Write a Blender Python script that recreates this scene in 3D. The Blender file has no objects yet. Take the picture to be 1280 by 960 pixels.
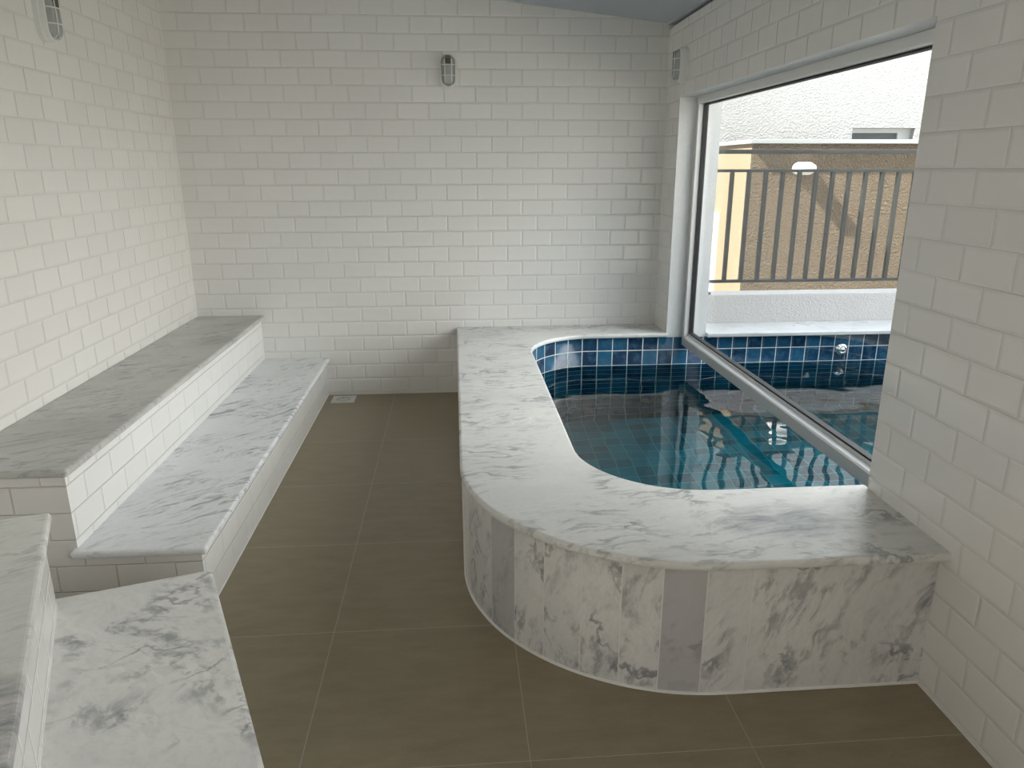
import bpy, bmesh, math
from mathutils import Vector, Matrix

S = bpy.context.scene
PI = math.pi

# ------------------------------------------------------------------ camera
cam_d = bpy.data.cameras.new('camera')
cam_d.sensor_fit = 'HORIZONTAL'
cam_d.sensor_width = 36.0
cam_d.lens = 916.288 / 1280 * 36.0
cam_d.clip_start = 0.02
cam = bpy.data.objects.new('camera', cam_d)
S.collection.objects.link(cam)
P_, W_, R_ = 0.2865, 0.0767, -0.0019
fw = Vector((math.sin(W_)*math.cos(P_), math.cos(W_)*math.cos(P_), -math.sin(P_)))
rt = Vector((math.cos(W_), -math.sin(W_), 0))
up = rt.cross(fw)
rt2 = rt*math.cos(R_) + up*math.sin(R_)
up2 = -rt*math.sin(R_) + up*math.cos(R_)
M = Matrix((rt2, up2, -fw)).transposed().to_4x4()
M.translation = Vector((0, 0, 1.5445))
cam.matrix_world = M
S.camera = cam

# ------------------------------------------------------------------ light, sky, exposure
S.view_settings.view_transform = 'Standard'
S.view_settings.look = 'None'
S.view_settings.gamma = 1.0
S.view_settings.use_curve_mapping = False
S.view_settings.exposure = 0.84
SKY = 0.80
SUN = 11.5

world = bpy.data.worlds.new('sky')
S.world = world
world.use_nodes = True
wn, wl = world.node_tree.nodes, world.node_tree.links
wn.clear()
tc = wn.new('ShaderNodeTexCoord')
sep = wn.new('ShaderNodeSeparateXYZ')
wl.new(tc.outputs['Generated'], sep.inputs[0])
rmp = wn.new('ShaderNodeValToRGB')           # hazy bright horizon to pale blue zenith
wl.new(sep.outputs['Z'], rmp.inputs[0])
e = rmp.color_ramp.elements
e[0].position = 0.0; e[0].color = (1.0, 0.97, 0.93, 1)
e[1].position = 1.0; e[1].color = (0.50, 0.68, 1.0, 1)
m_ = e.new(0.35); m_.color = (0.86, 0.93, 1.0, 1)
bg = wn.new('ShaderNodeBackground')
bg.inputs['Strength'].default_value = SKY
# added bright lobe in the sky, aimed to light the room through the window
SKY_LOBE = 5.2
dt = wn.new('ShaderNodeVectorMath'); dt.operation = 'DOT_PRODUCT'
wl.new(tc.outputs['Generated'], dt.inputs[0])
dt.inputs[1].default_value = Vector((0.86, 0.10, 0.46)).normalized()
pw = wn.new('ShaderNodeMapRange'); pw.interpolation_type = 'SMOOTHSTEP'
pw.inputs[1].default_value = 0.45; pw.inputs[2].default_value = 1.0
pw.inputs[3].default_value = 0.0; pw.inputs[4].default_value = SKY_LOBE
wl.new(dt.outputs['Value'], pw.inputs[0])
lobe = wn.new('ShaderNodeVectorMath'); lobe.operation = 'SCALE'
lobe.inputs[0].default_value = (1.0, 0.985, 0.965); wl.new(pw.outputs[0], lobe.inputs['Scale'])
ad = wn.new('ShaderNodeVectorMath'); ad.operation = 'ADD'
wl.new(rmp.outputs[0], ad.inputs[0]); wl.new(lobe.outputs[0], ad.inputs[1])
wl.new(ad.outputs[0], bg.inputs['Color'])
wo = wn.new('ShaderNodeOutputWorld')
wl.new(bg.outputs[0], wo.inputs[0])

sun_d = bpy.data.lights.new('sun', 'SUN')
sun_d.energy = SUN
sun_d.angle = math.radians(0.6)
sun_d.color = (1.0, 0.93, 0.82)
sun = bpy.data.objects.new('sun', sun_d)
S.collection.objects.link(sun)
sd = Vector((0.68, 0.145, -0.725)).normalized()
sun.rotation_euler = sd.to_track_quat('-Z', 'Y').to_euler()
sun.location = (-6, 4, 8)

S.cycles.max_bounces = 14
S.cycles.diffuse_bounces = 8
S.cycles.glossy_bounces = 6
S.cycles.transmission_bounces = 8
S.cycles.transparent_max_bounces = 12
S.cycles.caustics_reflective = False
S.cycles.caustics_refractive = True
S.cycles.sample_clamp_indirect = 6.0
S.cycles.use_denoising = True
S.cycles.blur_glossy = 0.3

# ------------------------------------------------------------------ node helpers
def new_mat(name):
    m = bpy.data.materials.new(name)
    m.use_nodes = True
    nt = m.node_tree
    nt.nodes.clear()
    out = nt.nodes.new('ShaderNodeOutputMaterial')
    return m, nt, out

class N:
    """small node-graph writer"""
    def __init__(self, nt):
        self.nt = nt
    def put(self, sock, v):
        if hasattr(v, 'is_output'):
            self.nt.links.new(v, sock)
        else:
            sock.default_value = v
    def math(self, op, a, b=0.0, c=None, clamp=False):
        n = self.nt.nodes.new('ShaderNodeMath'); n.operation = op; n.use_clamp = clamp
        self.put(n.inputs[0], a); self.put(n.inputs[1], b)
        if c is not None: self.put(n.inputs[2], c)
        return n.outputs[0]
    def step(self, v, lo, hi):
        n = self.nt.nodes.new('ShaderNodeMapRange'); n.interpolation_type = 'SMOOTHSTEP'
        self.put(n.inputs[0], v); n.inputs[1].default_value = lo; n.inputs[2].default_value = hi
        return n.outputs[0]
    def lin(self, v, lo, hi, a=0.0, b=1.0):
        n = self.nt.nodes.new('ShaderNodeMapRange')
        self.put(n.inputs[0], v); n.inputs[1].default_value = lo; n.inputs[2].default_value = hi
        n.inputs[3].default_value = a; n.inputs[4].default_value = b
        return n.outputs[0]
    def mix(self, f, a, b, blend='MIX'):
        n = self.nt.nodes.new('ShaderNodeMix'); n.data_type = 'RGBA'; n.blend_type = blend
        self.put(n.inputs[0], f)
        self.put(n.inputs[6], a if hasattr(a, 'is_output') else (*a, 1) if len(a) == 3 else a)
        self.put(n.inputs[7], b if hasattr(b, 'is_output') else (*b, 1) if len(b) == 3 else b)
        return n.outputs[2]
    def coord(self, kind='Object'):
        n = self.nt.nodes.new('ShaderNodeTexCoord'); return n.outputs[kind]
    def xyz(self, v):
        n = self.nt.nodes.new('ShaderNodeSeparateXYZ'); self.put(n.inputs[0], v); return n.outputs
    def comb(self, x, y, z):
        n = self.nt.nodes.new('ShaderNodeCombineXYZ')
        self.put(n.inputs[0], x); self.put(n.inputs[1], y); self.put(n.inputs[2], z); return n.outputs[0]
    def map(self, v, loc=(0,0,0), rot=(0,0,0), sc=(1,1,1)):
        n = self.nt.nodes.new('ShaderNodeMapping'); self.put(n.inputs[0], v)
        n.inputs[1].default_value = loc; n.inputs[2].default_value = rot; n.inputs[3].default_value = sc
        return n.outputs[0]
    def vadd(self, a, b):
        n = self.nt.nodes.new('ShaderNodeVectorMath'); n.operation = 'ADD'
        self.put(n.inputs[0], a); self.put(n.inputs[1], b); return n.outputs[0]
    def noise(self, v, scale, detail=4, rough=0.55, dist=0.0):
        n = self.nt.nodes.new('ShaderNodeTexNoise'); self.put(n.inputs['Vector'], v)
        n.inputs['Scale'].default_value = scale; n.inputs['Detail'].default_value = detail
        n.inputs['Roughness'].default_value = rough; n.inputs['Distortion'].default_value = dist
        return n.outputs[0]
    def white(self, v):
        n = self.nt.nodes.new('ShaderNodeTexWhiteNoise'); n.noise_dimensions = '3D'
        self.put(n.inputs['Vector'], v); return n.outputs[0]
    def bump(self, h, dist, strength=1.0):
        n = self.nt.nodes.new('ShaderNodeBump'); self.put(n.inputs['Height'], h)
        n.inputs['Distance'].default_value = dist; n.inputs['Strength'].default_value = strength
        return n.outputs[0]
    def attr(self, name):
        n = self.nt.nodes.new('ShaderNodeAttribute'); n.attribute_name = name; return n.outputs['Fac']
    def bsdf(self, color, rough=0.5, metal=0.0, normal=None, spec=0.5, coat=0.0):
        n = self.nt.nodes.new('ShaderNodeBsdfPrincipled')
        self.put(n.inputs['Base Color'], color if hasattr(color, 'is_output') else (*color, 1))
        self.put(n.inputs['Roughness'], rough); self.put(n.inputs['Metallic'], metal)
        n.inputs['Specular IOR Level'].default_value = spec
        n.inputs['Coat Weight'].default_value = coat
        if normal is not None: self.put(n.inputs['Normal'], normal)
        return n.outputs[0]

def plain(name, color, rough=0.5, metal=0.0, bump=None, spec=0.5, var=0.0):
    m, nt, out = new_mat(name); g = N(nt)
    nrm = None; col = color
    o = g.coord()
    if bump:
        nrm = g.bump(g.noise(o, bump[0], 4, 0.6), bump[1], 1.0)
    if var:
        f = g.noise(o, 3.0, 5)
        col = g.mix(f, [c*(1-var) for c in color], [min(1, c*(1+var)) for c in color])
    nt.links.new(g.bsdf(col, rough, metal, nrm, spec), out.inputs[0])
    return m

TP, TV, TZ0 = 0.202, 0.1018, 0.0144           # wall tile module and first joint
def metro(name, xo, yo, z0=TZ0, bevel=0.010, parity=0.0, tint=(0.80, 0.786, 0.762), grout=(0.62, 0.61, 0.585)):
    """white bevelled brick tile laid in running bond"""
    m, nt, out = new_mat(name); g = N(nt)
    x, y, z = g.xyz(g.coord('Object'))
    nx, ny, nz = g.xyz(g.coord('Normal'))
    side = g.math('GREATER_THAN', g.math('ABSOLUTE', nx), 0.6)
    u = g.math('ADD', g.math('MULTIPLY', g.math('SUBTRACT', y, yo), side),
               g.math('MULTIPLY', g.math('SUBTRACT', x, xo), g.math('SUBTRACT', 1.0, side)))
    v = g.math('DIVIDE', g.math('SUBTRACT', z, z0), TV)
    row = g.math('FLOOR', v)
    half = g.math('MULTIPLY', g.math('FLOORED_MODULO', g.math('ADD', row, parity), 2.0), 0.5)
    uu = g.math('ADD', g.math('DIVIDE', u, TP), half)
    col_i = g.math('FLOOR', uu)
    fu = g.math('FRACT', uu); fv = g.math('FRACT', v)
    du = g.math('MULTIPLY', g.math('MINIMUM', fu, g.math('SUBTRACT', 1.0, fu)), TP)
    dv = g.math('MULTIPLY', g.math('MINIMUM', fv, g.math('SUBTRACT', 1.0, fv)), TV)
    d = g.math('MINIMUM', du, dv)
    joint = g.step(d, 0.0006, 0.0014)          # 0 in the joint
    rise = g.lin(d, 0.0012, bevel)
    h = g.math('ADD', g.math('MULTIPLY', rise, 0.75), g.math('MULTIPLY', joint, 0.25))
    cell = g.comb(col_i, row, 3.1)
    rnd = g.white(cell)
    wav = g.noise(g.vadd(g.coord('Object'), cell), 5.0, 2)
    nrm = g.bump(h, 0.0035, 0.8)
    b2 = nt.nodes.new('ShaderNodeBump'); b2.inputs['Distance'].default_value = 0.0025
    g.put(b2.inputs['Height'], wav); g.put(b2.inputs['Normal'], nrm)
    c = g.mix(rnd, tint, [t*0.96 for t in tint])
    c = g.mix(joint, grout, c)
    r = g.lin(joint, 0, 1, 0.8, 0.13)
    nt.links.new(g.bsdf(c, r, 0, b2.outputs[0], 0.5), out.inputs[0])
    return m

def marble(name, seed, ang=0.0, ratio=4.0, flecks=0.5, veins=0.5, cloud=0.4, base=(0.66, 0.66, 0.635), dark=(0.20, 0.21, 0.22),
           scale=1.0, per_panel=False, rough=0.30, patch=None, upright=False):
    """pale marble: soft clouds, short grey flecks drawn out along one direction, a few thin veins"""
    m, nt, out = new_mat(name); g = N(nt)
    o = g.coord('Object')
    o2 = o
    if per_panel:
        a = g.attr('panel')
        o2 = g.vadd(o, g.comb(g.math('MULTIPLY', a, 7.3), g.math('MULTIPLY', a, 3.1), g.math('MULTIPLY', a, 11.7)))
    o2 = g.vadd(o2, (seed*1.37, seed*0.71, seed*2.11))
    # gentle wander of the drawing direction
    def wander(v, sc, amt):
        k = g.noise(v, sc, 2, 0.5)
        k2 = g.noise(g.vadd(v, (5.3, 1.7, 9.1)), sc, 2, 0.5)
        return g.vadd(v, g.comb(g.math('MULTIPLY', g.math('SUBTRACT', k, 0.5), amt), g.math('MULTIPLY', g.math('SUBTRACT', k2, 0.5), amt),
                                g.math('MULTIPLY', g.math('SUBTRACT', k, k2), amt)))
    wv = wander(o2, 2.2, 0.28)
    r = g.map(wv, rot=(0, -ang, 0) if upright else (0, 0, -ang))
    sq = (ratio, ratio, 1.0) if upright else (1.0, ratio, ratio)
    p = g.map(r, sc=tuple(k*scale for k in sq))
    big = g.noise(g.map(r, sc=(1.3, 1.3, 0.6) if upright else (0.7, 1.6, 1.0)), 1.6*scale, 5, 0.6)
    zone = g.noise(g.map(o2, sc=(1, 1, 1)), 2.6*scale, 4, 0.55)
    fl = g.noise(p, 7.0, 6, 0.68)
    fine = g.noise(p, 26.0, 4, 0.7)
    vein = g.math('ABSOLUTE', g.math('SUBTRACT', g.noise(g.map(wv, (3, 8, 1), (0, 0.35-ang, 0) if upright else (0, 0, 0.45-ang), (1.0*scale, 2.0*scale, 1.0*scale)), 2.3, 5, 0.55), 0.5))
    thin = g.math('MULTIPLY', g.math('SUBTRACT', 1.0, g.step(vein, 0.002, 0.022)), g.step(zone, 0.44, 0.62))
    f1 = g.math('MULTIPLY', g.step(fl, 0.49, 0.66), g.step(zone, 0.36, 0.58))
    c = g.mix(g.math('MULTIPLY', g.step(big, 0.40, 0.70), cloud), base, (base[0]*0.68, base[1]*0.69, base[2]*0.72))
    c = g.mix(g.math('MULTIPLY', f1, flecks), c, dark)
    c = g.mix(g.math('MULTIPLY', thin, veins), c, dark)
    if patch:
        # a grey cloud of its own shape lying in the stone
        px, py, rx, ry = patch
        x, y, z = g.xyz(o)
        dx = g.math('DIVIDE', g.math('SUBTRACT', x, px), rx); dy = g.math('DIVIDE', g.math('SUBTRACT', y, py), ry)
        d = g.math('SQRT', g.math('ADD', g.math('MULTIPLY', dx, dx), g.math('MULTIPLY', dy, dy)))
        d = g.math('ADD', d, g.math('MULTIPLY', g.math('SUBTRACT', zone, 0.5), 0.9))
        f = g.math('MULTIPLY', g.math('SUBTRACT', 1.0, g.step(d, 0.45, 1.05)), g.lin(fl, 0.35, 0.66, 0.15, 0.95))
        c = g.mix(f, c, (0.14, 0.15, 0.17))
    if per_panel:
        dk = g.math('FRACT', g.math('MULTIPLY', a, 3.77))
        c = g.mix(g.math('MULTIPLY', g.step(dk, 0.55, 1.0), 0.62), c, (0.33, 0.325, 0.335))
    c = g.mix(g.math('MULTIPLY', g.step(fine, 0.42, 0.70), 0.22), c, (base[0]*0.55, base[1]*0.56, base[2]*0.58))
    nrm = g.bump(fine, 0.0012, 0.5)
    nt.links.new(g.bsdf(c, g.lin(big, 0.3, 0.7, rough-0.06, rough+0.08), 0, nrm), out.inputs[0])
    return m

def stucco(name, color, scale, depth, rough=0.9, var=0.05):
    m, nt, out = new_mat(name); g = N(nt)
    o = g.coord('Object')
    a = g.noise(o, scale, 3, 0.55, 0.4)
    b = g.noise(o, scale*0.12, 3)
    c = g.mix(b, [k*(1-var) for k in color], [min(1, k*(1+var)) for k in color])
    nt.links.new(g.bsdf(c, rough, 0, g.bump(a, depth, 1.0), 0.2), out.inputs[0])
    return m

# ------------------------------------------------------------------ materials
M_back  = metro('metro_tile_back', -1.5618, 0.0)
M_left  = metro('metro_tile_left', -1.5618, 3.2065, tint=(0.83, 0.80, 0.755))
M_right = metro('metro_tile_right', 1.31, 2.157)
M_bench = metro('metro_tile_bench', -1.218+TP*.5, 2.5225, z0=0.1025, parity=1.0, bevel=0.004)
M_near  = metro('metro_tile_near_bench', 0.05, 0.06, z0=0.1025, bevel=0.008)
M_ceil  = plain('ceiling_board', (0.46, 0.50, 0.54), 0.6, bump=(40, 0.001))
M_stuc_w = stucco('stucco_reveal', (0.74, 0.74, 0.735), 170, 0.004)
M_stuc_p = stucco('stucco_parapet', (0.49, 0.475, 0.465), 75, 0.008)
M_stuc_far = stucco('stucco_white_building', (0.43, 0.43, 0.428), 42, 0.02)
M_beige_f = stucco('stucco_beige_coarse', (0.235, 0.185, 0.132), 50, 0.08, var=0.08)
M_beige_s = stucco('stucco_beige_side', (0.26, 0.205, 0.142), 60, 0.006)
M_alu   = plain('satin_aluminium', (0.74, 0.74, 0.73), 0.42, 0.1)
M_flash = plain('zinc_flashing', (0.40, 0.42, 0.43), 0.45, 0.3)
M_gask  = plain('black_rubber', (0.012, 0.012, 0.013), 0.6)
M_rail  = plain('dark_grey_paint', (0.020, 0.023, 0.022), 0.55)
M_white = plain('white_paint', (0.80, 0.80, 0.79), 0.35)
M_plast = plain('white_plastic', (0.74, 0.75, 0.73), 0.35)
M_caulk = plain('white_sealant', (0.74, 0.73, 0.70), 0.5)
M_steel = plain('stainless_steel', (0.74, 0.74, 0.72), 0.32, 0.6)
M_chrome = plain('chrome', (0.85, 0.85, 0.85), 0.08, 1.0)
M_dark  = plain('dark_hole', (0.02, 0.02, 0.022), 0.7)
M_socket = plain('brown_socket', (0.09, 0.075, 0.055), 0.5)
M_pave  = stucco('pavement', (0.20, 0.19, 0.18), 30, 0.003)
M_deck  = stucco('terrace_paving', (0.58, 0.55, 0.50), 30, 0.003)
M_wglass = plain('dark_window_glass', (0.10, 0.12, 0.13), 0.08)
M_frost = plain('frosted_glass', (0.42, 0.43, 0.41), 0.25)

M_cop  = marble('marble_coping', 2.3, 0.12, 4.5, flecks=0.62, veins=0.75, cloud=0.40, base=(0.70, 0.695, 0.665), patch=(0.31, -1.38, 0.27, 0.14))
M_clad = marble('marble_cladding', 5.1, 0.3, 2.2, flecks=0.68, veins=0.9, cloud=0.5, base=(0.72, 0.715, 0.69), per_panel=True, upright=True, scale=1.3)
M_up   = marble('marble_upper_tread', 8.4, 0.5, 5.0, flecks=0.75, veins=0.25, cloud=0.6, base=(0.55, 0.545, 0.515))
M_low  = marble('marble_lower_tread', 11.9, 0.75, 5.0, flecks=0.85, veins=0.35, cloud=0.25, base=(0.80, 0.81, 0.82))
M_nup  = marble('marble_near_upper', 14.2, 0.1, 4.0, flecks=0.4, veins=0.4, cloud=0.30, base=(0.74, 0.73, 0.69), patch=(-0.46, -1.02, 0.20, 0.24))
M_nlow = marble('marble_near_lower', 17.7, 2.1, 1.6, flecks=0.75, veins=0.7, cloud=0.35, base=(0.76, 0.75, 0.72), scale=1.3)
M_ocop = marble('marble_outer_coping', 21.0, 0.1, 4.0, flecks=0.3, veins=0.3, cloud=0.2, base=(0.54, 0.55, 0.555))

def floor_mat():
    m, nt, out = new_mat('taupe_floor_tile'); g = N(nt)
    o = g.coord('Object'); x, y, z = g.xyz(o)
    u = g.math('DIVIDE', g.math('SUBTRACT', x, 0.172), 0.621)
    v = g.math('DIVIDE', g.math('SUBTRACT', y, 1.612), 0.626)
    fu, fv = g.math('FRACT', u), g.math('FRACT', v)
    d = g.math('MINIMUM', g.math('MULTIPLY', g.math('MINIMUM', fu, g.math('SUBTRACT', 1.0, fu)), 0.621),
               g.math('MULTIPLY', g.math('MINIMUM', fv, g.math('SUBTRACT', 1.0, fv)), 0.626))
    j = g.step(d, 0.0007, 0.0019)
    cell = g.comb(g.math('FLOOR', u), g.math('FLOOR', v), 0.5)
    r = g.white(cell)
    n = g.noise(g.map(g.vadd(o, cell), sc=(3, 9, 3)), 2.0, 6, 0.65)
    f = g.noise(o, 90, 3)
    c = g.mix(n, (0.168, 0.138, 0.086), (0.375, 0.310, 0.205))
    c = g.mix(g.math('MULTIPLY', r, 0.25), c, (0.29, 0.24, 0.158))
    c = g.mix(g.math('MULTIPLY', f, 0.25), c, (0.17, 0.14, 0.10))
    c = g.mix(j, (0.40, 0.36, 0.30), c)
    nt.links.new(g.bsdf(c, g.lin(n, 0.3, 0.7, 0.30, 0.42), 0, g.bump(g.math('ADD', j, g.math('MULTIPLY', f, 0.2)), 0.0012, 0.6), 0.4), out.inputs[0])
    return m
M_floor = floor_mat()

def pool_mat(name, uv, ca=(0.005, 0.022, 0.058), cb=(0.014, 0.085, 0.165), cc=(0.04, 0.15, 0.23), gr=(0.62, 0.66, 0.65)):
    m, nt, out = new_mat(name); g = N(nt)
    if uv:
        x, y, z = g.xyz(g.coord('UV'))
    else:
        x0, y0, z = g.xyz(g.coord('Object'))
        x = g.math('DIVIDE', g.math('SUBTRACT', x0, 1.148), 0.1035); y = g.math('DIVIDE', g.math('SUBTRACT', y0, 4.745), 0.1035)
    fu, fv = g.math('FRACT', x), g.math('FRACT', y)
    d = g.math('MINIMUM', g.math('MINIMUM', fu, g.math('SUBTRACT', 1.0, fu)), g.math('MINIMUM', fv, g.math('SUBTRACT', 1.0, fv)))
    j = g.step(d, 0.016, 0.034)
    cell = g.comb(g.math('FLOOR', x), g.math('FLOOR', y), 1.7)
    r = g.white(cell)
    n = g.noise(g.vadd(g.comb(x, y, 0.0), cell), 2.2, 5, 0.65)
    c = g.mix(g.step(r, 0.05, 0.95), ca, cb)
    c = g.mix(g.math('MULTIPLY', g.step(n, 0.42, 0.75), 0.55), c, cc)
    c = g.mix(j, gr, c)
    nt.links.new(g.bsdf(c, g.lin(j, 0, 1, 0.7, 0.15), 0, g.bump(j, 0.002, 0.5)), out.inputs[0])
    return m
M_pool = pool_mat('blue_pool_tile', True)
M_poolb = pool_mat('blue_pool_floor_tile', False, (0.008, 0.070, 0.100), (0.022, 0.19, 0.24), (0.03, 0.19, 0.24), (0.09, 0.28, 0.31))

def water_mat():
    m, nt, out = new_mat('pool_water'); g = N(nt)
    o = g.coord('Object')
    w = g.math('ADD', g.noise(g.map(o, sc=(0.8, 1.0, 0.0)), 3.0, 0.0, 0.4, 0.3),
               g.math('MULTIPLY', g.noise(g.map(o, (3, 7, 0), (0, 0, 0.3), (0.9, 1.2, 0)), 7.5, 0.0, 0.4), 0.16))
    nrm = g.bump(w, 0.0075, 1.0)
    fr = nt.nodes.new('ShaderNodeFresnel'); fr.inputs[0].default_value = 1.7; g.put(fr.inputs[1], nrm)
    rf = nt.nodes.new('ShaderNodeBsdfRefraction'); rf.inputs['IOR'].default_value = 1.333; rf.inputs['Roughness'].default_value = 0
    rf.inputs['Color'].default_value = (0.36, 0.97, 1.0, 1); g.put(rf.inputs['Normal'], nrm)
    gl = nt.nodes.new('ShaderNodeBsdfGlossy'); gl.inputs['Roughness'].default_value = 0; g.put(gl.inputs['Normal'], nrm)
    mx = nt.nodes.new('ShaderNodeMixShader')
    g.put(mx.inputs[0], fr.outputs[0]); nt.links.new(rf.outputs[0], mx.inputs[1]); nt.links.new(gl.outputs[0], mx.inputs[2])
    nt.links.new(mx.outputs[0], out.inputs[0])
    return m
M_water = water_mat()

def glass_mat():
    m, nt, out = new_mat('clear_glass'); g = N(nt)
    o = g.coord('Object')
    lw = nt.nodes.new('ShaderNodeLayerWeight')
    fr = g.math('ADD', g.math('MULTIPLY', g.math('POWER', lw.outputs['Facing'], 5.0), 0.9), 0.018)
    tr = nt.nodes.new('ShaderNodeBsdfTransparent'); tr.inputs[0].default_value = (0.965, 0.985, 0.98, 1)
    gl = nt.nodes.new('ShaderNodeBsdfGlossy'); gl.inputs['Roughness'].default_value = 0
    mx = nt.nodes.new('ShaderNodeMixShader')
    g.put(mx.inputs[0], fr)
    nt.links.new(tr.outputs[0], mx.inputs[1]); nt.links.new(gl.outputs[0], mx.inputs[2])
    # dried drip marks on the lower part of the pane
    x, y, z = g.xyz(o)
    dr = g.step(g.noise(g.map(o, sc=(1, 26, 0.7)), 1.0, 4, 0.6), 0.58, 0.75)
    f = g.math('MULTIPLY', g.math('MULTIPLY', dr, g.lin(z, 0.3, 1.0, 1.0, 0.0)), 0.07)
    df = nt.nodes.new('ShaderNodeBsdfDiffuse'); df.inputs[0].default_value = (0.7, 0.75, 0.8, 1)
    m2 = nt.nodes.new('ShaderNodeMixShader'); g.put(m2.inputs[0], f)
    nt.links.new(mx.outputs[0], m2.inputs[1]); nt.links.new(df.outputs[0], m2.inputs[2])
    nt.links.new(m2.outputs[0], out.inputs[0])
    return m
M_glass = glass_mat()

# ------------------------------------------------------------------ mesh helpers
def link(name, bm, mats, parent=None, smooth=False, bevel=0.0, seg=2, recalc=True):
    if recalc:
        bmesh.ops.recalc_face_normals(bm, faces=bm.faces)
    me = bpy.data.meshes.new(name)
    bm.to_mesh(me); bm.free()
    for m in (mats if isinstance(mats, (list, tuple)) else [mats]):
        me.materials.append(m)
    if smooth:
        for p in me.polygons: p.use_smooth = True
        me.set_sharp_from_angle(angle=math.radians(38))
    o = bpy.data.objects.new(name, me)
    S.collection.objects.link(o)
    if parent: o.parent = parent
    if bevel:
        md = o.modifiers.new('edge', 'BEVEL'); md.width = bevel; md.segments = seg; md.limit_method = 'ANGLE'; md.angle_limit = math.radians(50)
        md.harden_normals = False
    return o

def box(bm, x0, x1, y0, y1, z0, z1, mi=0):
    v = [bm.verts.new((x, y, z)) for z in (z0, z1) for x, y in ((x0, y0), (x1, y0), (x1, y1), (x0, y1))]
    fs = [(3, 2, 1, 0), (4, 5, 6, 7), (0, 1, 5, 4), (1, 2, 6, 5), (2, 3, 7, 6), (3, 0, 4, 7)]
    out = []
    for f in fs:
        q = bm.faces.new([v[i] for i in f]); q.material_index = mi; out.append(q)
    return out

def prism(bm, pts, z0, z1, mi=0):
    lo = [bm.verts.new((x, y, z0)) for x, y in pts]; hi = [bm.verts.new((x, y, z1)) for x, y in pts]
    n = len(pts); fs = []
    fs.append(bm.faces.new(hi)); fs.append(bm.faces.new(lo[::-1]))
    for i in range(n):
        fs.append(bm.faces.new((lo[i], lo[(i+1) % n], hi[(i+1) % n], hi[i])))
    for f in fs: f.material_index = mi
    return fs

def cyl(bm, c, axis, r, h, seg=24, r2=None):
    z = Vector(axis).normalized(); x = z.orthogonal().normalized(); y = z.cross(x)
    r2 = r if r2 is None else r2
    a = [bm.verts.new(Vector(c) + (x*math.cos(t)+y*math.sin(t))*r) for t in (2*PI*i/seg for i in range(seg))]
    b = [bm.verts.new(Vector(c) + z*h + (x*math.cos(t)+y*math.sin(t))*r2) for t in (2*PI*i/seg for i in range(seg))]
    bm.faces.new(a[::-1]); bm.faces.new(b)
    for i in range(seg):
        bm.faces.new((a[i], a[(i+1) % seg], b[(i+1) % seg], b[i]))

def tube(bm, pts, r, seg=8, closed=False):
    pts = [Vector(p) for p in pts]; n = len(pts); rings = []
    for i, p in enumerate(pts):
        a = pts[(i-1) % n] if (closed or i > 0) else p
        b = pts[(i+1) % n] if (closed or i < n-1) else p
        t = (b-a).normalized()
        x = t.orthogonal().normalized()
        if abs(t.z) < 0.9:
            x = t.cross(Vector((0, 0, 1))).normalized()
        else:
            x = t.cross(Vector((0, 1, 0))).normalized()
        y = t.cross(x)
        rings.append([bm.verts.new(p + (x*math.cos(2*PI*k/seg)+y*math.sin(2*PI*k/seg))*r) for k in range(seg)])
    for i in range(n if closed else n-1):
        A, B = rings[i], rings[(i+1) % n]
        for k in range(seg):
            bm.faces.new((A[k], A[(k+1) % seg], B[(k+1) % seg], B[k]))
    if not closed:
        bm.faces.new(rings[0][::-1]); bm.faces.new(rings[-1])

def tag(o, label, cat, group=None, kind=None):
    o['label'] = label; o['category'] = cat
    if group: o['group'] = group
    if kind: o['kind'] = kind
    return o

def thing(name, loc, label, cat, rot=(0, 0, 0), group=None, kind=None):
    o = bpy.data.objects.new(name, None); S.collection.objects.link(o)
    o.location = loc; o.rotation_euler = rot; o.empty_display_size = 0.1
    return tag(o, label, cat, group, kind)

def struct(name, bm, mats, label, cat, **k):
    return tag(link(name, bm, mats, **k), label, cat, kind='structure')

def arc(cx, cy, r, a0, a1, n):
    return [(cx + r*math.cos(math.radians(a0+(a1-a0)*i/n)), cy + r*math.sin(math.radians(a0+(a1-a0)*i/n))) for i in range(n+1)]

# ------------------------------------------------------------------ key dimensions
XL, XR, D = -1.753, 1.409, 5.059
XO = 1.680                     # outer face of the window wall
WY0, WY1 = 2.237, 4.745        # window opening along the wall
WZ1 = 1.965
ZC = 0.476                     # top of coping
ZW = 0.257                     # water level
ZB = -0.85                     # pool bottom
def ceil_z(x): return 2.430 - 0.108*(x-XR)

# ------------------------------------------------------------------ room shell
OB0 = (XL, 2.222); OB1 = (-0.565, -0.50)       # the slanted stretch of the left wall
# floor
outer_base = [(XR+0.02, 1.83)] + arc(0.79, 2.605, 0.775, -90, -180, 40) + [(0.015, D+0.1)]
bm = bmesh.new()
prism(bm, [(XL-0.1, D+0.1), (XL-0.1, 2.2), (-0.7, -0.5), (-0.7, -1.7), (XO, -1.7), (XO, 1.9), (XR+0.02, 1.9)] + [(x+0.02*(1 if x < 0.5 else 0), y+0.02) for x, y in outer_base[1:-1]] + [(0.035, D+0.1)], -0.12, 0.0)
struct('floor', bm, M_floor, 'matt taupe square porcelain floor tiles with pale joints', 'floor')

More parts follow.
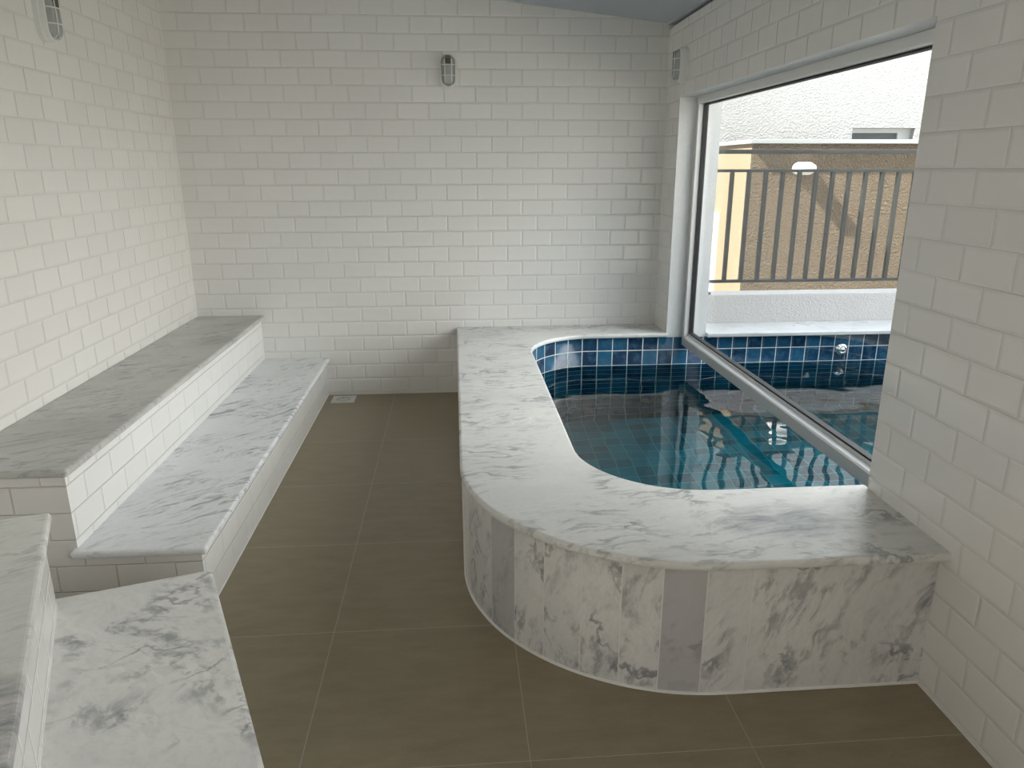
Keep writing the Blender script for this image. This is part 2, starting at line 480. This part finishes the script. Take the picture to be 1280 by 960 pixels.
# back wall
bm = bmesh.new()
xs = [XL-0.15, XO]
v = [bm.verts.new((x, y, z)) for y in (D, D+0.15) for x, z in ((xs[0], -0.05), (xs[1], -0.05), (xs[1], ceil_z(xs[1])), (xs[0], ceil_z(xs[0])))]
for f in ((0, 1, 2, 3), (7, 6, 5, 4), (0, 4, 5, 1), (1, 5, 6, 2), (2, 6, 7, 3), (3, 7, 4, 0)): bm.faces.new([v[i] for i in f])
struct('wall_back', bm, M_back, 'white metro tiled wall at the far end of the room', 'wall')

# left wall (straight stretch)
bm = bmesh.new()
box(bm, XL-0.15, XL, 2.222, D, -0.05, ceil_z(XL))
struct('wall_left', bm, M_left, 'white metro tiled wall behind the long stepped bench', 'wall')

# slanted stretch of the left wall
a = Vector((OB1[0]-OB0[0], OB1[1]-OB0[1], 0)); ln = a.length; a.normalize()
bm = bmesh.new()
box(bm, -0.15, 0, -ln, 0.0, -0.05, 2.72)
o = struct('wall_slanted', bm, M_left, 'white metro tiled slanted wall behind the near bench', 'wall')
o.location = (OB0[0], OB0[1], 0); o.rotation_euler = (0, 0, math.atan2(a.x, -a.y))

# rear walls behind the viewpoint
bm = bmesh.new()
box(bm, -0.70, -0.565, -1.6, -0.5, -0.05, 2.60)
struct('wall_rear_left', bm, M_left, 'short white tiled wall behind the viewpoint', 'wall')
bm = bmesh.new()
box(bm, -0.70, XO, -1.72, -1.6, -0.05, 2.40)
struct('wall_rear', bm, M_back, 'white tiled wall closing the room behind the viewpoint', 'wall')

# right wall with window opening and, behind the viewpoint, a doorway
DY0, DY1, DZ = -1.45, 0.35, 2.12
bm = bmesh.new()
box(bm, XR, XO, WY1, D, 0.40, ceil_z(XO))                    # pier beside the back wall
box(bm, XR, XO, DY1, WY0, -0.05, ceil_z(XO))                 # pier near the viewpoint
box(bm, XR, XO, WY0, WY1, WZ1, ceil_z(XO))                   # over the window
box(bm, XR, XO, DY0, DY1, DZ, ceil_z(XO))                    # over the doorway
box(bm, XR, XO, -1.6, DY0, -0.05, ceil_z(XO))
bm.normal_update()
for f in bm.faces:
    f.material_index = 0 if f.normal.x < -0.5 else 1
struct('wall_right', bm, [M_right, M_stuc_w], 'white tiled window wall with rough plastered reveals', 'wall', recalc=False)

# ceiling
bm = bmesh.new()
x0, x1, y0, y1 = XL-0.2, XO+0.02, -1.75, D+0.17
v = [bm.verts.new((x, y, ceil_z(x)+dz)) for dz in (0, 0.06) for x, y in ((x0, y0), (x1, y0), (x1, y1), (x0, y1))]
for f in ((3, 2, 1, 0), (4, 5, 6, 7), (0, 1, 5, 4), (1, 2, 6, 5), (2, 3, 7, 6), (3, 0, 4, 7)): bm.faces.new([v[i] for i in f])
struct('ceiling', bm, M_ceil, 'sloping blue grey boarded ceiling', 'ceiling')
# ceiling cornice seam along the window wall
bm = bmesh.new()
box(bm, XR-0.022, XR-0.001, 0.0, D-0.002, ceil_z(XR)-0.012, ceil_z(XR)+0.001)
struct('trim_1', bm, M_ceil, 'thin grey trim where ceiling meets the window wall', 'trim')

# pale sealant line at the foot of the walls
bm = bmesh.new()
box(bm, -0.92, 0.013, D-0.005, D+0.001, 0.0, 0.0135)
struct('trim_2', bm, M_caulk, 'pale sealant line at the foot of the far wall', 'trim')
bm = bmesh.new()
box(bm, XR-0.004, XR+0.001, DY1, 1.828, 0.0, 0.010)
struct('trim_3', bm, M_caulk, 'pale sealant line at the foot of the window wall', 'trim')

# ------------------------------------------------------------------ window
win = thing('window_1', (1.545, (WY0+WY1)/2, 0.395), 'large fixed pane in grey aluminium frame over the pool', 'window', kind='structure')
def wchild(name, bm, mat, **k):
    bmesh.ops.translate(bm, verts=bm.verts, vec=-Vector(win.location))
    return link(name, bm, mat, win, **k)
FX0, FX1 = 1.518, 1.582
FB, FT = 0.395, WZ1
bm = bmesh.new()
prof = [(FX0, FB), (FX0, 0.448), (FX0+0.006, 0.455), (FX0+0.030, 0.462), (FX0+0.030, 0.476), (FX1, 0.476), (FX1, FB)]
lo = [bm.verts.new((x, WY0, z)) for x, z in prof]; hi = [bm.verts.new((x, WY1, z)) for x, z in prof]
bm.faces.new(lo); bm.faces.new(hi[::-1])
for i in range(len(prof)):
    j = (i+1) % len(prof); bm.faces.new((lo[i], hi[i], hi[j], lo[j]))
wchild('bottom_rail', bm, M_alu)
bm = bmesh.new(); box(bm, FX0, FX1, WY0, WY1, FT-0.042, FT); wchild('head_rail', bm, M_alu, bevel=0.003)
for y0, y1 in ((WY1-0.036, WY1), (WY0, WY0+0.036)):
    bm = bmesh.new(); box(bm, FX0, FX1, y0, y1, 0.455, FT-0.042); wchild('stile', bm, M_alu, bevel=0.003)
bm = bmesh.new()
gy0, gy1, gz0, gz1 = WY0+0.036, WY1-0.036, 0.476, FT-0.042
gk = 0.008
box(bm, 1.551, 1.581, gy1-gk, gy1, gz0, gz1); box(bm, 1.551, 1.581, gy0, gy0+gk, gz0, gz1)
box(bm, 1.551, 1.581, gy0+gk, gy1-gk, gz0, gz0+gk); box(bm, 1.551, 1.581, gy0+gk, gy1-gk, gz1-gk, gz1)
wchild('gasket', bm, M_gask)
bm = bmesh.new(); box(bm, 1.562, 1.568, gy0+0.001, gy1-0.001, gz0+0.001, gz1-0.001)
wchild('glass_pane', bm, M_glass)

# ------------------------------------------------------------------ pool
IN = 0.012
def inner_path(off, x_end):
    """pool edge from the far right, round to the near right; off pushes it back under the coping"""
    p = [(x_end, 4.732+off)]
    p += arc(0.90, 4.287, 0.445+off, 90, 180, 28)
    p += arc(0.88, 2.70, 0.425+off, 180, 270, 28)
    p += [(x_end, 2.275-off)]
    return p

pool = thing('pool', (0.7, 3.4, 0.0), 'small blue tiled plunge pool edged with white marble, passing under the glass', 'pool')
def pchild(name, bm, mat, **k):
    bmesh.ops.translate(bm, verts=bm.verts, vec=-Vector(pool.location))
    return link(name, bm, mat, pool, **k)

# coping
cop_out = [(XR+0.012, 1.785)] + arc(0.775, 2.56, 0.775, -90, -180, 40) + [(0.0, D-0.001), (XR+0.012, D-0.001)]
inn = inner_path(0.0, XR+0.012)
bm = bmesh.new()
prism(bm, cop_out + inn, ZC-0.030, ZC)
cop = pchild('marble_coping', bm, M_cop, bevel=0.011, seg=3)
cop['label'] = 'white marble coping slab with grey veins'
# coping outdoors
bm = bmesh.new(); box(bm, XO+0.001, 4.1, 4.70, 5.034, ZC-0.028, ZC)
oc = pchild('outer_coping', bm, M_ocop, bevel=0.006); oc['label'] = 'pale marble coping outside the glass'
# lining
XE = 3.62
path = inner_path(IN, XE)
# measure arc length so that joints line up with the far wall
pts = path + [path[0]]
s = [(path[0][0]-1.148)/0.1035]
for i in range(len(pts)-1):
    s.append(s[-1] - math.dist(pts[i], pts[i+1])/0.1035)
bm = bmesh.new(); uv = bm.loops.layers.uv.new('UVMap')
zt = ZC-0.030
for i in range(len(pts)-1):
    (xa, ya), (xb, yb) = pts[i], pts[i+1]
    q = [bm.verts.new((xa, ya, ZB)), bm.verts.new((xb, yb, ZB)), bm.verts.new((xb, yb, zt)), bm.verts.new((xa, ya, zt))]
    f = bm.faces.new(q)
    for l, (u, z) in zip(f.loops, ((s[i], ZB), (s[i+1], ZB), (s[i+1], zt), (s[i], zt))):
        l[uv].uv = (u+200, (z-0.3595)/0.1025+40)
bmesh.ops.remove_doubles(bm, verts=bm.verts, dist=1e-5)
lin = pchild('tile_lining', bm, M_pool, smooth=True, recalc=False)
sol = lin.modifiers.new('thickness', 'SOLIDIFY'); sol.thickness = 0.012; sol.offset = 1.0
lin['label'] = 'square blue tiles lining the pool sides'
bm = bmesh.new(); prism(bm, path, ZB-0.02, ZB)
o = link('pool_floor', bm, M_poolb, pool); o.location = -Vector(pool.location); o['label'] = 'square blue tiles of the pool bottom'
# curb core with its marble cladding: panels of varied stone
joints = [(0.041, 2.463), (0.121, 2.26), (0.185, 2.149), (0.261, 2.046), (0.361, 1.956), (0.474, 1.898), (0.59, 1.867), (0.713, 1.846)]
angs = [math.degrees(math.atan2(y-2.605, x-0.79)) for x, y in joints]          # -170 .. -97
bounds = [-180.0+0] + angs + [-90.0]
bm = bmesh.new(); lay = bm.faces.layers.float.new('panel')
ct, th = ZC-0.030, 0.03
def panel(pts_out, pts_in, val):
    n = len(pts_out)
    lo = [bm.verts.new((x, y, 0.001)) for x, y in pts_out]; hi = [bm.verts.new((x, y, ct)) for x, y in pts_out]
    li = [bm.verts.new((x, y, 0.001)) for x, y in pts_in]; hi_i = [bm.verts.new((x, y, ct)) for x, y in pts_in]
    fs = []
    for i in range(n-1):
        fs.append(bm.faces.new((lo[i], lo[i+1], hi[i+1], hi[i]))); fs.append(bm.faces.new((li[i+1], li[i], hi_i[i], hi_i[i+1])))
        fs.append(bm.faces.new((hi[i], hi[i+1], hi_i[i+1], hi_i[i]))); fs.append(bm.faces.new((lo[i+1], lo[i], li[i], li[i+1])))
    for k in (0, n-1):
        fs.append(bm.faces.new((lo[k], hi[k], hi_i[k], li[k])))
    for f in fs: f[lay] = val
vals = [0.05, 0.20, 0.24, 0.33, 0.10, 0.37, 0.12, 0.255, 0.64]
R0 = 0.775; gap = 0.0016
for i in range(len(bounds)-1):
    a0, a1 = bounds[i], bounds[i+1]
    g_ = math.degrees(gap/R0)
    po = arc(0.79, 2.605, R0, a0+g_, a1-g_, 8); pi_ = arc(0.79, 2.605, R0-th, a0+g_, a1-g_, 8)
    if i == len(bounds)-2:
        po[-1] = (0.79, 1.83); pi_[-1] = (0.79, 1.83+th)
        po.append((0.848-gap, 1.83)); pi_.append((0.848-gap, 1.83+th))
    panel(po, pi_, vals[i])
panel([(0.848+gap, 1.83), (XR, 1.83)], [(0.848+gap, 1.83+th), (XR, 1.83+th)], 0.56)
yy = [2.605+gap, 3.2, 3.2+2*gap, 4.1, 4.1+2*gap, D]
for k, vv in zip(range(0, 6, 2), (0.015, 0.08, 0.03)):
    panel([(0.015, yy[k]), (0.015, yy[k+1])], [(0.015+th, yy[k]), (0.015+th, yy[k+1])], vv)
o = link('marble_cladding', bm, M_clad, pool, smooth=True); o.location = -Vector(pool.location)
o['label'] = 'upright marble panels of varied grey facing the pool'
# masonry core between cladding and lining, also the joint filling
bm = bmesh.new()
core_o = [(XR+0.0, 1.8312)] + arc(0.79, 2.605, 0.7742, -90, -180, 40) + [(0.0165, D-0.002), (XR, D-0.002)]
prism(bm, core_o + inner_path(IN+0.012, XR), 0.0, ZC-0.031)
o = link('curb_core', bm, M_caulk, pool); o.location = -Vector(pool.location)
# sealant bead at the foot
bm = bmesh.new()
bead = [(XR-0.002, 1.829, 0.003)] + [(x, y, 0.003) for x, y in arc(0.79, 2.605, 0.777, -90, -180, 40)] + [(0.012, D-0.005, 0.003)]
tube(bm, bead, 0.0055, 6)
o = link('sealant_bead', bm, M_caulk, pool); o.location = -Vector(pool.location); o['label'] = 'white sealant bead along the floor'
# outside pool walls, near side
bm = bmesh.new(); box(bm, XO+0.001, XE+0.5, 1.95, 2.25, -0.1, ZC)
pchild('outer_curb', bm, M_ocop)

# water
wp = inner_path(IN+0.004, XE+0.004)
bm = bmesh.new(); prism(bm, wp, ZB-0.006, ZW)
w = link('water', bm, M_water)
tag(w, 'clear teal rippled water filling the plunge pool', 'water', kind='stuff')

# return jet on the pool's far wall, outside the glass
jet = thing('pool_jet', (2.647, 4.745, 0.343), 'round chrome inlet nozzle on the blue tiles just above the water', 'nozzle')
bm = bmesh.new()
prof = [(0.046, 0.0), (0.046, 0.006), (0.040, 0.016), (0.031, 0.024), (0.024, 0.028), (0.020, 0.027), (0.017, 0.018)]
rings = [[bm.verts.new((r*math.cos(2*PI*k/28), -d, r*math.sin(2*PI*k/28))) for k in range(28)] for r, d in prof]
for A, B in zip(rings, rings[1:]):
    for k in range(28): bm.faces.new((A[k], A[(k+1) % 28], B[(k+1) % 28], B[k]))
link('escutcheon', bm, M_chrome, jet, smooth=True)
bm = bmesh.new(); bmesh.ops.create_uvsphere(bm, u_segments=20, v_segments=12, radius=0.019)
bmesh.ops.translate(bm, verts=bm.verts, vec=(0, -0.017, -0.001))
link('eyeball', bm, M_chrome, jet, smooth=True)
bm = bmesh.new(); cyl(bm, (0.002, -0.030, -0.006), (0, -1, -0.2), 0.0085, 0.0075, 16)
link('nozzle_hole', bm, M_dark, jet)

# ------------------------------------------------------------------ far stepped bench
b = thing('stepped_bench', (-1.33, 3.7, 0), 'long two-tier white tiled bench with marble treads along the left wall', 'bench')
def bchild(par, name, bm, mat, **k):
    bmesh.ops.translate(bm, verts=bm.verts, vec=-Vector(par.location))
    return link(name, bm, mat, par, **k)
def tiled(par, name, x0, x1, y0, y1, z0, z1, mat):
    bm = bmesh.new(); box(bm, x0, x1, y0, y1, z0, z1)
    o = link(name, bm, mat, par); o.location = -Vector(par.location)
    return o
tiled(b, 'lower_tiled_base', XL, -0.920, 2.400, D, 0.0, 0.246, M_bench)
tiled(b, 'upper_tiled_riser', XL, -1.335, 2.4005, D, 0.2455, 0.553, M_bench)
bm = bmesh.new(); box(bm, -1.352, -0.890, 2.366, D, 0.246, 0.276)
o = bchild(b, 'lower_tread', bm, M_low, bevel=0.012, seg=3); o['label'] = 'lower white marble tread with fine grey streaks'
bm = bmesh.new(); box(bm, XL, -1.308, 2.366, D, 0.553, 0.583)
o = bchild(b, 'upper_tread', bm, M_up, bevel=0.012, seg=3); o['label'] = 'upper grey marble tread'
bm = bmesh.new(); tube(bm, [(-0.919, 2.402, 0.003), (-0.919, D-0.002, 0.003)], 0.004, 6)
bchild(b, 'sealant_bead', bm, M_caulk)

# ------------------------------------------------------------------ near stepped bench
nb = thing('stepped_bench', (-0.826, 2.223, 0), 'nearest two-tier bench, mottled marble treads set at an angle beside the long bench', 'bench', rot=(0, 0, math.radians(23.6)))
L = 1.75
def quad(x0, x1, yend, sk=0.10, xref=0.0):
    return [(x0, -L), (x1, -L), (x1, yend - sk*(x1-xref)), (x0, yend - sk*(x0-xref))]
bm = bmesh.new(); prism(bm, quad(-0.47, 0.0, 0.0), 0.246, 0.276)
o = link('lower_tread', bm, M_nlow, nb, bevel=0.012, seg=3); o['label'] = 'lower marble tread mottled with grey'
bm = bmesh.new(); prism(bm, quad(-0.85, -0.409, -0.007, xref=-0.409), 0.553, 0.583)
o = link('upper_tread', bm, M_nup, nb, bevel=0.012, seg=3); o['label'] = 'upper pale marble tread with a dark grey patch'
bm = bmesh.new(); prism(bm, quad(-0.85, -0.03, -0.03), 0.0, 0.246)
link('lower_tiled_base', bm, M_near, nb)
bm = bmesh.new(); prism(bm, quad(-0.85, -0.437, -0.035, xref=-0.409), 0.2455, 0.553)
link('upper_tiled_riser', bm, M_near, nb)

# ------------------------------------------------------------------ bulkhead lamps
def stadium(w, h, n=12):
    r = w/2; k = h/2-r
    return [(r*math.cos(PI*i/n), k+r*math.sin(PI*i/n)) for i in range(n+1)] + [(r*math.cos(PI+PI*i/n), -k+r*math.sin(PI+PI*i/n)) for i in range(n+1)]
def loft(bm, rings, cap0=True, cap1=True):
    R = [[bm.verts.new(p) for p in r] for r in rings]
    n = len(R[0])
    for A, B in zip(R, R[1:]):
        for k in range(n): bm.faces.new((A[k], A[(k+1) % n], B[(k+1) % n], B[k]))
    if cap0: bm.faces.new(R[0][::-1])
    if cap1: bm.faces.new(R[-1])
def bulkhead(loc, rotz, label, roty=0.0, group='caged bulkhead lamps on the tiled walls'):
    """local +Y points out of the wall; long side along Z"""
    t = thing('bulkhead_lamp', loc, label, 'lamp', rot=(0, roty, rotz), group=group)
    w_, h_ = 0.108, 0.203
    ring = lambda w, h, y: [(x, y, z) for x, z in stadium(w, h)]
    bm = bmesh.new()
    loft(bm, [ring(w_, h_, 0.0), ring(w_, h_, 0.022), ring(w_-0.008, h_-0.008, 0.027), ring(w_-0.024, h_-0.024, 0.027)])
    link('base', bm, M_plast, t, smooth=True)
    bm = bmesh.new()                              # outer cage ring
    loft(bm, [ring(w_-0.006, h_-0.006, 0.027), ring(w_-0.010, h_-0.010, 0.046), ring(w_-0.018, h_-0.018, 0.050),
              ring(w_-0.026, h_-0.026, 0.046), ring(w_-0.026, h_-0.026, 0.027)], False, False)
    cage = link('cage', bm, M_plast, t, smooth=True)
    for z in (0.033, -0.030):                     # cross wires, bowed over the glass
        bm = bmesh.new()
        tube(bm, [(-0.043, 0.040, z), (-0.039, 0.062, z), (-0.022, 0.078, z), (0, 0.082, z), (0.022, 0.078, z), (0.039, 0.062, z), (0.043, 0.040, z)], 0.0028, 8)
        link('wire', bm, M_plast, cage, smooth=True)
    for x in (-0.021, 0.021):
        bm = bmesh.new()
        tube(bm, [(x, 0.040, 0.088), (x, 0.062, 0.084), (x, 0.0765, 0.066), (x, 0.079, 0.0), (x, 0.0765, -0.066), (x, 0.062, -0.084), (x, 0.040, -0.088)], 0.0028, 8)
        link('wire', bm, M_plast, cage, smooth=True)
    bm = bmesh.new()                              # ribbed glass
    loft(bm, [ring(0.080, 0.175, 0.027), ring(0.078, 0.173, 0.050), ring(0.066, 0.160, 0.068), ring(0.040, 0.130, 0.075)], True, True)
    gl = link('glass_cover', bm, M_frost, t, smooth=True)
    bm = bmesh.new(); box(bm, -0.024, 0.024, 0.060, 0.0768, 0.036, 0.074)
    link('lamp_socket', bm, M_socket, t, bevel=0.003)
    return t
bulkhead((-0.015, D, 2.135), PI, 'small white oval caged lamp in the middle of the far tiled wall')
bulkhead((XL, 3.612, 2.172), -PI/2, 'white oval caged lamp on the left tiled wall above the long bench')
bulkhead((XR, 4.668, 2.135), PI/2, 'white oval caged lamp on the window wall above the glass corner')

# ------------------------------------------------------------------ floor drain
dr = thing('floor_drain', (-0.795, 4.940, 0.0), 'square steel floor drain with a round slotted grate near the far wall', 'drain')
bm = bmesh.new()
n = 40; hs = 0.079; r0 = 0.062
vo, vi, vo2, vi2 = [], [], [], []
for i in range(n):
    t = 2*PI*i/n; c, s_ = math.cos(t), math.sin(t); k = hs/max(abs(c), abs(s_))
    vo.append(bm.verts.new((c*k, s_*k, 0.004))); vi.append(bm.verts.new((c*r0, s_*r0, 0.004)))
    vo2.append(bm.verts.new((c*k, s_*k, 0.0005))); vi2.append(bm.verts.new((c*r0, s_*r0, 0.0005)))
for i in range(n):
    j = (i+1) % n
    bm.faces.new((vo[i], vo[j], vi[j], vi[i])); bm.faces.new((vo2[i], vo2[j], vo[j], vo[i])); bm.faces.new((vi[i], vi[j], vi2[j], vi2[i]))
link('drain_frame', bm, M_steel, dr)
bm = bmesh.new(); cyl(bm, (0, 0, 0.0006), (0, 0, 1), 0.0615, 0.0006, 32)
link('drain_cup', bm, M_dark, dr)
bm = bmesh.new()
for ra, rb in ((0.0, 0.013), (0.050, 0.0612), (0.029, 0.034)):       # rings
    A = [bm.verts.new((ra*math.cos(2*PI*i/n), ra*math.sin(2*PI*i/n), 0.0042)) for i in range(n)] if ra else None
    B = [bm.verts.new((rb*math.cos(2*PI*i/n), rb*math.sin(2*PI*i/n), 0.0042)) for i in range(n)]
    B2 = [bm.verts.new((rb*math.cos(2*PI*i/n), rb*math.sin(2*PI*i/n), 0.0015)) for i in range(n)]
    if A is None: bm.faces.new(B)
    for i in range(n):
        j = (i+1) % n
        if A: bm.faces.new((A[i], B[i], B[j], A[j]))
        bm.faces.new((B[i], B2[i], B2[j], B[j]))
for i in range(20):                                                  # spokes between the slots
    t = 2*PI*i/20; d0 = Vector((math.cos(t), math.sin(t), 0)); p0 = Vector((-d0.y, d0.x, 0))
    q = [d0*0.012 - p0*0.0016, d0*0.051 - p0*0.0030, d0*0.051 + p0*0.0030, d0*0.012 + p0*0.0016]
    top = [bm.verts.new((*v_[:2], 0.0041)) for v_ in q]; bot = [bm.verts.new((*v_[:2], 0.0015)) for v_ in q]
    bm.faces.new(top)
    for k in range(4): bm.faces.new((top[k], bot[k], bot[(k+1) % 4], top[(k+1) % 4]))
link('slotted_grate', bm, M_steel, dr)

# ------------------------------------------------------------------ outdoors
# ground and deck
bm = bmesh.new(); box(bm, -3, 16, 5.21, 16, -0.3, 0.0)
struct('ground_outside', bm, M_pave, 'pale paving between the parapet and the neighbouring houses', 'paving')
bm = bmesh.new(); box(bm, XE+0.03, 16, -1.5, 5.03, -0.3, 0.44); box(bm, XO+0.001, XE+0.03, -1.5, 1.949, -0.3, -0.02); box(bm, -8, 16, -12, -1.73, -0.3, -0.02)
struct('deck_outside', bm, M_deck, 'pale paved terrace beyond the pool', 'terrace')
# parapet
bm = bmesh.new(); box(bm, XO+0.001, 6.5, 5.035, 5.20, -0.05, 0.681)
struct('wall_parapet', bm, M_stuc_p, 'low rough plastered parapet behind the outer coping', 'wall', bevel=0.008)

# railing
RY = 5.062; sc_ = RY/5.034
def rx(x): return x*sc_
def rz(z): return 1.5445 + (z-1.5445)*sc_
ra = thing('railing', (2.6, RY, 0.68), 'dark grey metal railing with upright bars above the low parapet', 'railing')
def rchild(name, bm, mat, **k): return bchild(ra, name, bm, mat, **k)
RX1 = 4.3
bm = bmesh.new(); box(bm, XO+0.002, RX1, RY-0.02, RY+0.02, rz(1.633), rz(1.661)); rchild('handrail', bm, M_rail, bevel=0.003)
bm = bmesh.new(); box(bm, XO+0.002, RX1, RY-0.015, RY+0.015, rz(1.514), rz(1.534)); rchild('middle_rail', bm, M_rail, bevel=0.002)
bm = bmesh.new(); box(bm, XO+0.002, RX1, RY-0.015, RY+0.015, rz(0.766), rz(0.786)); rchild('bottom_rail', bm, M_rail, bevel=0.002)
for i in range(20):
    x = rx(1.886+0.1178*i)
    bm = bmesh.new(); box(bm, x-0.0125, x+0.0125, RY-0.0125, RY+0.0125, rz(0.786)-0.002, rz(1.514)+0.002)
    rchild('baluster', bm, M_rail)
bm = bmesh.new(); box(bm, RX1-0.02, RX1+0.02, RY-0.02, RY+0.02, 0.681, rz(1.661)); rchild('post', bm, M_rail)
bm = bmesh.new(); box(bm, 1.742, 1.80, RY-0.026, RY+0.02, 0.6815, 0.697); rchild('foot_bracket', bm, M_rail, bevel=0.003)

# beige outbuilding
BX, BY = 2.712, 6.80
bb = thing('outbuilding', (BX, BY, 0.0), 'low beige roughcast outbuilding with metal roof edge beyond the railing', 'building')
bm = bmesh.new(); box(bm, BX, 7.2, BY, 9.0, 0.0, 1.752)
bm.normal_update()
for f in bm.faces: f.material_index = 0 if f.normal.y < -0.5 else 1
o = link('roughcast_wall', bm, [M_beige_f, M_beige_s], bb, recalc=False); o.location = -Vector(bb.location)
bm = bmesh.new(); box(bm, BX-0.035, 7.24, BY-0.055, 9.04, 1.752, 1.788)
bchild(bb, 'roof_flashing', bm, M_flash, bevel=0.004)
# white louvred shutter on the side wall
sh = None
bm = bmesh.new(); y0, y1, z0, z1 = 7.50, 8.20, 0.10, 1.10
box(bm, BX-0.035, BX-0.001, y0, y0+0.05, z0, z1); box(bm, BX-0.035, BX-0.001, y1-0.05, y1, z0, z1)
box(bm, BX-0.035, BX-0.001, y0+0.05, y1-0.05, z1-0.05, z1); box(bm, BX-0.035, BX-0.001, y0+0.05, y1-0.05, z0, z0+0.05)
sh = bchild(bb, 'louvred_shutter', bm, M_white); sh['label'] = 'white louvred shutter'
bm = bmesh.new()
k = z0+0.06
while k < z1-0.07:
    vv = [bm.verts.new(p) for p in ((BX-0.030, y0+0.05, k), (BX-0.030, y1-0.05, k), (BX-0.006, y1-0.05, k+0.045), (BX-0.006, y0+0.05, k+0.045),
                                     (BX-0.030, y0+0.05, k+0.008), (BX-0.030, y1-0.05, k+0.008), (BX-0.006, y1-0.05, k+0.053), (BX-0.006, y0+0.05, k+0.053))]
    for f in ((0, 1, 2, 3), (7, 6, 5, 4), (0, 4, 5, 1), (1, 5, 6, 2), (2, 6, 7, 3), (3, 7, 4, 0)): bm.faces.new([vv[q] for q in f])
    k += 0.06
lv = link('louvre_panel', bm, M_white, sh); lv.location = -Vector(bb.location)
# lamp on the roughcast wall
ol = thing('outdoor_lamp', (3.205, BY, 1.535), 'white oval wall lamp on the beige roughcast outbuilding', 'lamp')
ring = lambda w, h, y: [(z, -y, x) for x, z in stadium(w, h)]
bm = bmesh.new(); loft(bm, [ring(0.112, 0.205, 0.0), ring(0.112, 0.205, 0.035), ring(0.100, 0.193, 0.042), ring(0.084, 0.178, 0.042)])
link('base', bm, M_white, ol, smooth=True)
bm = bmesh.new(); loft(bm, [ring(0.086, 0.180, 0.042), ring(0.084, 0.178, 0.090), ring(0.070, 0.162, 0.112), ring(0.044, 0.132, 0.120)])
link('diffuser', bm, M_white, ol, smooth=True)

# white house behind
WB = 9.5
wb = thing('house', (5.0, WB, 0.0), 'tall white roughcast house wall behind the outbuilding', 'building')
wx0, wx1, wz0, wz1 = 5.085, 5.915, 1.30, 2.026
bm = bmesh.new()
X0, X1, Z1 = -2.0, 9.5, 4.6
for x0, x1, z0, z1 in ((X0, wx0, 0, 3.030), (wx1, X1, 0, 3.030), (wx0, wx1, 0, wz0), (wx0, wx1, wz1, 3.030)):
    box(bm, x0, x1, WB, WB+0.3, z0, z1)
box(bm, X0, X1, WB+0.012, WB+0.3, 3.030, 3.046)
box(bm, X0, X1, WB, WB+0.3, 3.046, Z1)
o = link('roughcast_wall', bm, M_stuc_far, wb); o.location = -Vector(wb.location)
bm = bmesh.new()
fw_ = 0.055
wxr = 5.80
for x0, x1, z0, z1 in ((wx0, wx0+0.02, wz0, wz1), (wxr-0.05, wxr, wz0, wz1), (wx0+0.02, wxr-0.05, wz1-0.055, wz1), (wx0+0.02, wxr-0.05, wz0, wz0+fw_)):
    box(bm, x0, x1, WB+0.10, WB+0.16, z0, z1)
box(bm, wxr, wx1, WB+0.10, WB+0.16, wz0, wz1)
fr_ = bchild(wb, 'window_frame', bm, M_white)
bm = bmesh.new(); box(bm, wx0+0.02, wxr-0.05, WB+0.125, WB+0.135, wz0+fw_, wz1-0.055)
o = link('window_pane', bm, M_wglass, fr_); o.location = -Vector(wb.location)
